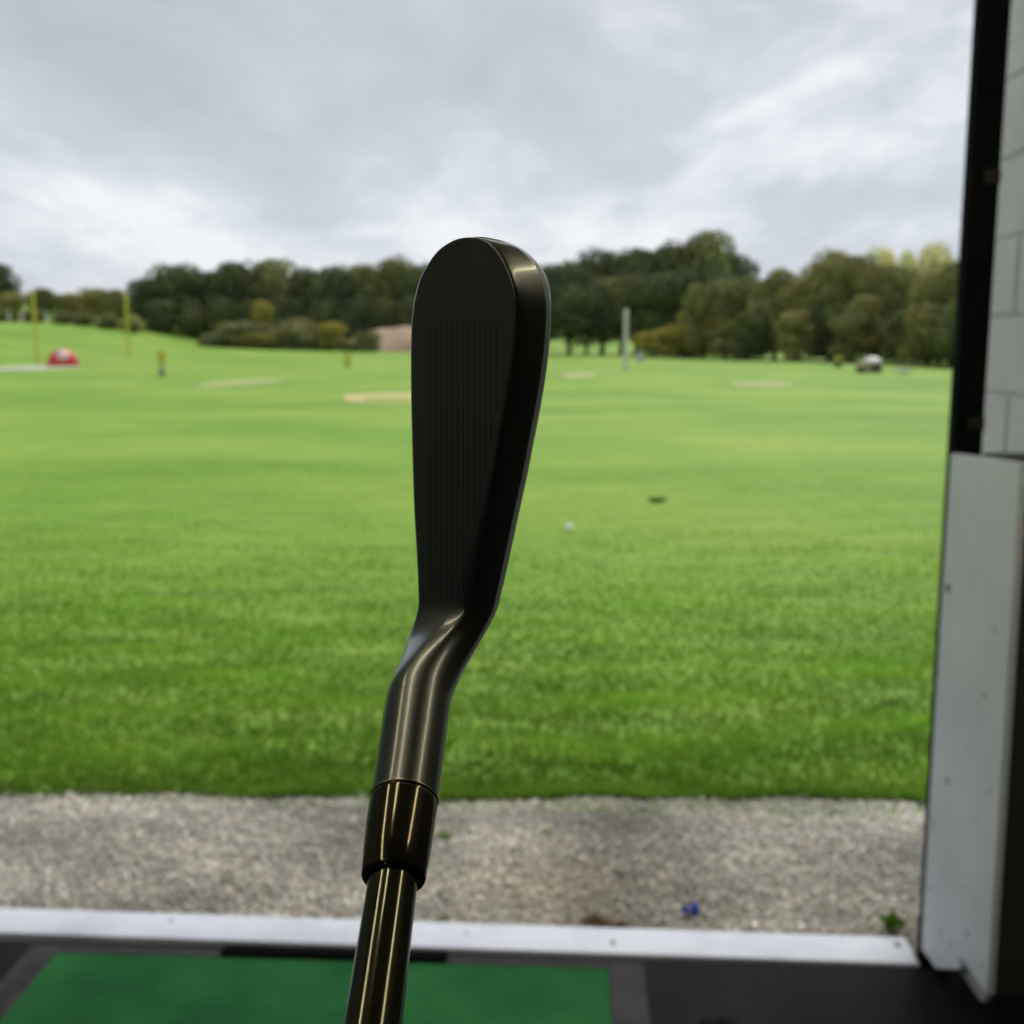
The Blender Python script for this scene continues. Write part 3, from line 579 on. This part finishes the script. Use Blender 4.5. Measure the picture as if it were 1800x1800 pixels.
for i_, px_ in enumerate(range(1230, 1720, 44)):
    D = float(np.interp(px_, [1180, 1300, 1400, 1660, 1900], [120, 106, 98, 77, 66]))
    tree('young_tree', px_ + (i_ * 13) % 17 - 8, 508 + (i_ * 23) % 48, D + (i_ * 5) % 9 - 4, 84 + (i_ * 29) % 46, ('tall', 'bush', 'tall', 'round')[i_ % 4], ['mid', 'olive', 'dark'][i_ % 3], ['smaller front tree right of the golden brown bush', 'second small front tree from the golden brown bush', 'small front tree below the skyline gap', 'small front tree below the rounded young tree', 'small front tree left of the ragged tree', 'small front tree under the ragged tree', 'small front tree left of the yellow brown marker', 'small front tree right of the yellow brown marker', 'small front tree left behind the buggy', 'small front tree right behind the buggy', 'small front tree nearest the black post', 'small front tree behind the black post'][i_], YNG, (.02, .06, .0, .05)[i_ % 4])
# ------------------------------------------------------------------ golf club, held upright just in front of the camera
CW = Matrix.Translation((0, 0, CAM_H)) @ cam.rotation_euler.to_matrix().to_4x4()
def c2w(x, y, z): return CW @ Vector((x, -y, -z))      # x right, y down, z forward
def px2c(px, py, z): return Vector(((px - 900) / FPX * z, (py - 900) / FPX * z, z))
A_ = px2c(857, 1060, .2430); B_ = px2c(908, 560, .2340); T_ = Vector((-.72, 0, .69)).normalized()
nF = (B_ - A_).cross(T_).normalized()
if nF.z > 0: nF = -nF
def onface(px, py):
    r = Vector(((px - 900) / FPX, (py - 900) / FPX, 1)); return r * (A_.dot(nF) / r.dot(nF))
dB = -nF
ip = lambda y, t: float(np.interp(y, [a for a, b in t], [b for a, b in t]))
def smooth_tab(tab):
    # monotone-ish cubic through the outline points
    ys_ = np.array([a for a, b in tab], float); xs_ = np.array([b for a, b in tab], float); m = np.gradient(xs_, ys_)
    def f(y):
        y = min(max(y, ys_[0]), ys_[-1]); i_ = min(max(int(np.searchsorted(ys_, y)) - 1, 0), len(ys_) - 2); h = ys_[i_ + 1] - ys_[i_]; t = (y - ys_[i_]) / h
        return (2*t**3-3*t**2+1)*xs_[i_] + (t**3-2*t**2+t)*h*m[i_] + (-2*t**3+3*t**2)*xs_[i_+1] + (t**3-t**2)*h*m[i_+1]
    return f
Lf = smooth_tab([(416.2, 826), (419, 804), (425, 788), (435, 772), (452, 756), (470, 745.5), (485, 736), (510, 728.5), (560, 720.5), (620, 718.5), (700, 719), (750, 720), (825, 722), (900, 724.5), (990, 730), (1060, 732.5)])
Ef = smooth_tab([(416.2, 838), (419, 846), (426, 860), (442, 876), (464, 890), (486, 899), (510, 906), (535, 909), (560, 908), (620, 903), (690, 893), (750, 881), (830, 868), (910, 851), (990, 836), (1060, 823)])
Rf = smooth_tab([(411, 836), (415, 862), (420, 884), (426, 900), (436, 920), (451, 940), (468, 956), (484, 966), (504, 972), (530, 975), (570, 975), (610, 972), (660, 966), (702, 959), (750, 950), (800, 940), (860, 928), (898, 919), (950, 908), (1000, 897), (1060, 883)])
rows = [1060, 1030, 1000, 960, 920, 880, 840, 800, 760, 720, 680, 640, 600, 570, 545, 522, 502, 485, 470, 457, 446, 437, 430, 424.5, 420.5, 418, 416.8]
NR = 72
def Dring(L3, E3, thick_top, thick_sole, bulge, re=1.0, tb=1.0):
    """closed ring: face L->E, rounded leading edge, cambered sole, trailing chamfer, back, topline"""
    up = (L3 - E3).normalized(); K = []
    w_ = (L3 - E3).length; r = min(.0006, w_ * .22); q_ = re; g_ = tb
    K.append(('f', L3 - up * r)); K.append(('f', E3 + up * r * 1.3))
    def pt(base, a, b): return base + up * a + dB * b
    k_ = min(1, w_ / .012)
    K2 = [pt(L3, -.00114 * k_, 0), pt(L3, -w_ * .25, 0), pt(L3, -w_ * .5, 0), pt(L3, -w_ * .75, 0), pt(E3, r * 2.2 * q_, 0), pt(E3, r * .9 * q_, r * .06 * q_), pt(E3, r * .22 * q_, r * .42 * q_), pt(E3, -bulge * .25 * (1 if q_ < 1.2 else .2), thick_sole * (.12 + .05 * (q_ - 1))),
          pt(E3, -bulge * .8, thick_sole * .35), pt(E3, -bulge, thick_sole * .58), pt(E3, -bulge * .9, thick_sole * .67), pt(E3, -bulge * .85 + .00002, thick_sole * .70), pt(E3, -bulge * .7 + .00015, thick_sole * .73), pt(E3, bulge * .2 + .0004, thick_sole * .985), pt(E3, .0016, thick_sole),
          pt(E3, .0032, thick_sole * .97), pt(E3, w_ * .30, thick_top + (thick_sole - thick_top) * .45), pt(E3, w_ * .6, thick_top * 1.05), pt(L3, -.0012, thick_top), pt(L3, -.0003, thick_top * .93), pt(L3, 0, thick_top * .5), pt(L3, -.00001, .00062 * k_), pt(L3, -.00006 * k_, .00053 * k_), pt(L3, -.00098 * k_, .00003 * k_)]
    return K2
rings = []
def solve_len(E3):
    lo, hi = 0.0, .03
    for _ in range(40):
        m_ = (lo + hi) / 2; q = E3 + dB * m_; x, y = 900 + q.x / q.z * FPX, 900 + q.y / q.z * FPX
        if x < Rf(y): lo = m_
        else: hi = m_
    return lo
for y in rows:
    L3, E3 = onface(Lf(y), y), onface(Ef(y), y); th = solve_len(E3) * 1.015
    bul = .0009 if y > 520 else .0007; k_ = max(0, min(1, (600 - y) / 180))
    tt = .0034 * (1 - k_) + max(.0036, th * .80) * k_
    rings.append(Dring(L3, E3, min(tt, th * .9), th, bul, 1 + 2.6 * max(0, (y - 820) / 240), 1 + 1.0 * max(0, min(1, (760 - y) / 160))))
for f_, up_ in ((.72, .00035), (.35, .00055)):
    last = rings[-1]; cc_ = sum(last, Vector()) / len(last)
    if f_ == .72: base_ring, base_c = last, cc_
    rings.append([base_c + (p_ - base_c) * f_ + Vector((0, -up_, 0)) for p_ in base_ring])
# hosel: circles round the shaft axis
Pf = px2c(689, 1560, .2060); ax = Vector((.042, -.643, .765)).normalized()
def axp(t): return Pf + ax * t
def row_t(row):
    k = (row - 900) / FPX; return (k * Pf.z - Pf.y) / (ax.y - k * ax.z)
S1 = ax.cross(Vector((0, 0, 1))).normalized(); S2 = ax.cross(S1).normalized()
D0 = rings[0]
c0 = sum(D0, Vector()) / len(D0)
nK = len(D0)
# ring parameter angles measured round the axis from the head section so that the blend does not twist
def circ(t, r):
    c = axp(t); out = []
    for k_, p_ in enumerate(D0):
        d = p_ - c0; a = math.atan2(d.dot(S2), d.dot(S1)); out.append(a)
    return c, out
_, raw = circ(0, 1)
un = [raw[0]]
for a in raw[1:]:
    while a - un[-1] > math.pi: a -= 2 * math.pi
    while a - un[-1] < -math.pi: a += 2 * math.pi
    un.append(a)
sg = 1 if un[-1] > un[0] else -1
# arc-length based even spread, anchored to the same start
per = [0]
for i_ in range(1, nK): per.append(per[-1] + (D0[i_] - D0[i_ - 1]).length)
tot = per[-1] + (D0[0] - D0[-1]).length
angs = [un[0] + sg * 2 * math.pi * (.5 * per[i_] / tot + .5 * (i_ / nK)) for i_ in range(nK)]
mid_off = np.mean([u_ - a_ for u_, a_ in zip(un, angs)]); angs = [a + mid_off for a in angs]
def circle(t, r): c = axp(t); return [c + S1 * math.cos(a) * r + S2 * math.sin(a) * r for a in angs]
tR = row_t(1406); tN = row_t(1238)
hd = Vector(((A_ - B_).x, (A_ - B_).y, (A_ - B_).z)).normalized()   # towards the heel
neck = circle(tN, .00730)
blend = []
LB = .0135; LB2 = .027
for s in np.linspace(0, 1, 15)[1:-1]:
    h00, h10, h01, h11 = 2*s**3-3*s**2+1, s**3-2*s**2+s, -2*s**3+3*s**2, s**3-s**2
    blend.append([p0 * h00 + hd * (LB * 1.3) * h10 + p1 * h01 - ax * (LB2 * 1.2) * h11 for p0, p1 in zip(D0, neck)])
all_r = [circle(tR, .00688), circle(tR + (tN - tR) * .33, .0070), circle(tR + (tN - tR) * .66, .00715), neck] + blend[::-1] + rings
club = empty('golf_club', c2w(*axp(0)), 'dark bronze iron golf club held upright in front of the range, face and sole showing', 'golf club')
inv = Matrix.Translation(-club.location)
def loft(name, rs, m, parent, cap0=False, cap1=True, sub=1, ang=38):
    bm = bmesh.new(); vr = [[bm.verts.new(inv @ c2w(*p)) for p in r] for r in rs]; n = len(rs[0])
    for a, b in zip(vr, vr[1:]):
        for i_ in range(n): bm.faces.new((a[i_], a[(i_ + 1) % n], b[(i_ + 1) % n], b[i_]))
    if cap1: bm.faces.new(vr[-1])
    if cap0: bm.faces.new(vr[0][::-1])
    bmesh.ops.recalc_face_normals(bm, faces=bm.faces)
    o = link(name, mesh(name, bm), m, parent, True)
    if sub:
        md = o.modifiers.new('sub', 'SUBSURF'); md.levels = sub; md.render_levels = sub
    return o
def metal(name, base, rough, aniso=0.0, nscale=0.0, nst=.03):
    m = bpy.data.materials.new(name); m.use_nodes = True; t = m.node_tree; b = t.nodes['Principled BSDF']
    b.inputs['Base Color'].default_value = (*base, 1); b.inputs['Metallic'].default_value = 1; b.inputs['Roughness'].default_value = rough
    if nscale:
        tcn = t.nodes.new('ShaderNodeTexCoord'); mm = t.nodes.new('ShaderNodeMapping'); mm.inputs['Scale'].default_value = (1, 1, .12); t.links.new(tcn.outputs['Object'], mm.inputs[0])
        n = t.nodes.new('ShaderNodeTexNoise'); n.inputs['Scale'].default_value = nscale; n.inputs['Detail'].default_value = 6; t.links.new(mm.outputs[0], n.inputs['Vector'])
        mr = t.nodes.new('ShaderNodeMapRange'); t.links.new(n.outputs[0], mr.inputs[0]); mr.inputs[3].default_value = rough * .95; mr.inputs[4].default_value = rough * 1.05; t.links.new(mr.outputs[0], b.inputs['Roughness'])
        if not nst: return m
        bn = t.nodes.new('ShaderNodeBump'); bn.inputs['Strength'].default_value = nst; bn.inputs['Distance'].default_value = .0003; t.links.new(n.outputs[0], bn.inputs['Height']); t.links.new(bn.outputs[0], b.inputs['Normal'])
    return m
headm = metal('head_black_satin', (.165, .180, .182), .33, 0, 900, 0.0)
loft('club_head', all_r, headm, club)
head = bpy.data.objects['club_head']; hb = headm.node_tree.nodes['Principled BSDF']; hb.inputs['Coat Weight'].default_value = .6; hb.inputs['Coat Roughness'].default_value = .12; hb.inputs['Coat IOR'].default_value = 1.6
# score lines across the face
grm = metal('groove_dark', (.12, .12, .118), .42)
upv = (onface(760, 800) - onface(870, 800)).normalized(); 
for g in range(13):
    y0_, y1_ = 566, 1078; f = (g + .5) / 13
    x0_ = 756 + 9.7 * g; y1_ = 1076
    while y1_ > 600 and Ef(y1_) - 13 < x0_: y1_ -= 4
    xat = lambda y: x0_
    def fn(bm):
        a, b = onface(xat(y0_), y0_), onface(xat(y1_), y1_); hw = .00015; out = nF * .00005
        q = [a - upv * hw + out, a + upv * hw + out, b + upv * hw + out, b - upv * hw + out]; lo = [p_ - nF * .0003 for p_ in q]
        v1 = [bm.verts.new(inv @ c2w(*p_)) for p_ in q]; v2 = [bm.verts.new(inv @ c2w(*p_)) for p_ in lo]
        bm.faces.new(v1)
        for i_ in range(4): bm.faces.new((v1[i_], v2[i_], v2[(i_ + 1) % 4], v1[(i_ + 1) % 4]))
        bmesh.ops.recalc_face_normals(bm, faces=bm.faces)
    part('score_line', fn, grm, head)
# collar ring, ferrule, shaft, grip
def ringpts(t, r, n=48): c = axp(t); return [c + (S1 * math.cos(a) + S2 * math.sin(a)) * r for a in np.linspace(0, 2 * math.pi, n, endpoint=False)]
tF = row_t(1545)
loft('collar_ring', [ringpts(tR + .0004, .0060), ringpts(tR + .00034, .00680), ringpts(tR + .00002, .00702), ringpts(tR - .00012, .00698), ringpts(tR - .00025, .0060)], metal('ring_lit_arc', (.62, .56, .42), .30), club, cap1=False, sub=0)  # bright ring colour paints in the lit arc above the ferrule
ferm = mat('ferrule_gloss', (.012, .011, .009), .12, spec=.6)
ferm = metal('ferrule_black_chrome', (.13, .118, .09), .11)
loft('ferrule', [ringpts(tR - .00015, .0062), ringpts(tR - .0002, .00684), ringpts(tR - .0012, .00688), ringpts(tR + (tF - tR) * .35, .00680), ringpts(tR + (tF - tR) * .7, .0065), ringpts(tF + .0004, .00612), ringpts(tF + .0001, .00600), ringpts(tF, .0058), ringpts(tF, .0051), ringpts(tF + .0006, .0049), ringpts(tF + .004, .0048)], ferm, club, cap1=False, sub=0)
loft('ferrule_recess', [ringpts(tF + .0009, .0056), ringpts(tF + .0009, .0046)], mat('recess_black', (.003, .003, .003), .9), club, cap1=False, sub=0)
shm = metal('shaft_black_chrome', (.15, .155, .12), .10)
sh_r = [ringpts(tF + .01, .00470), ringpts(tF, .00470), ringpts(tF - .02, .00486), ringpts(tF - .04, .00505), ringpts(tF - .2, .0056), ringpts(tF - .6, .0070)]
loft('shaft', sh_r, shm, club, cap0=True, cap1=True, sub=0)
loft('grip', [ringpts(tF - .598, .0074), ringpts(tF - .60, .0088), ringpts(tF - .64, .0096), ringpts(tF - .84, .0128), ringpts(tF - .862, .0130), ringpts(tF - .866, .0100)], mat('grip_rubber', (.015, .015, .015), .8), club, cap0=True, sub=0)
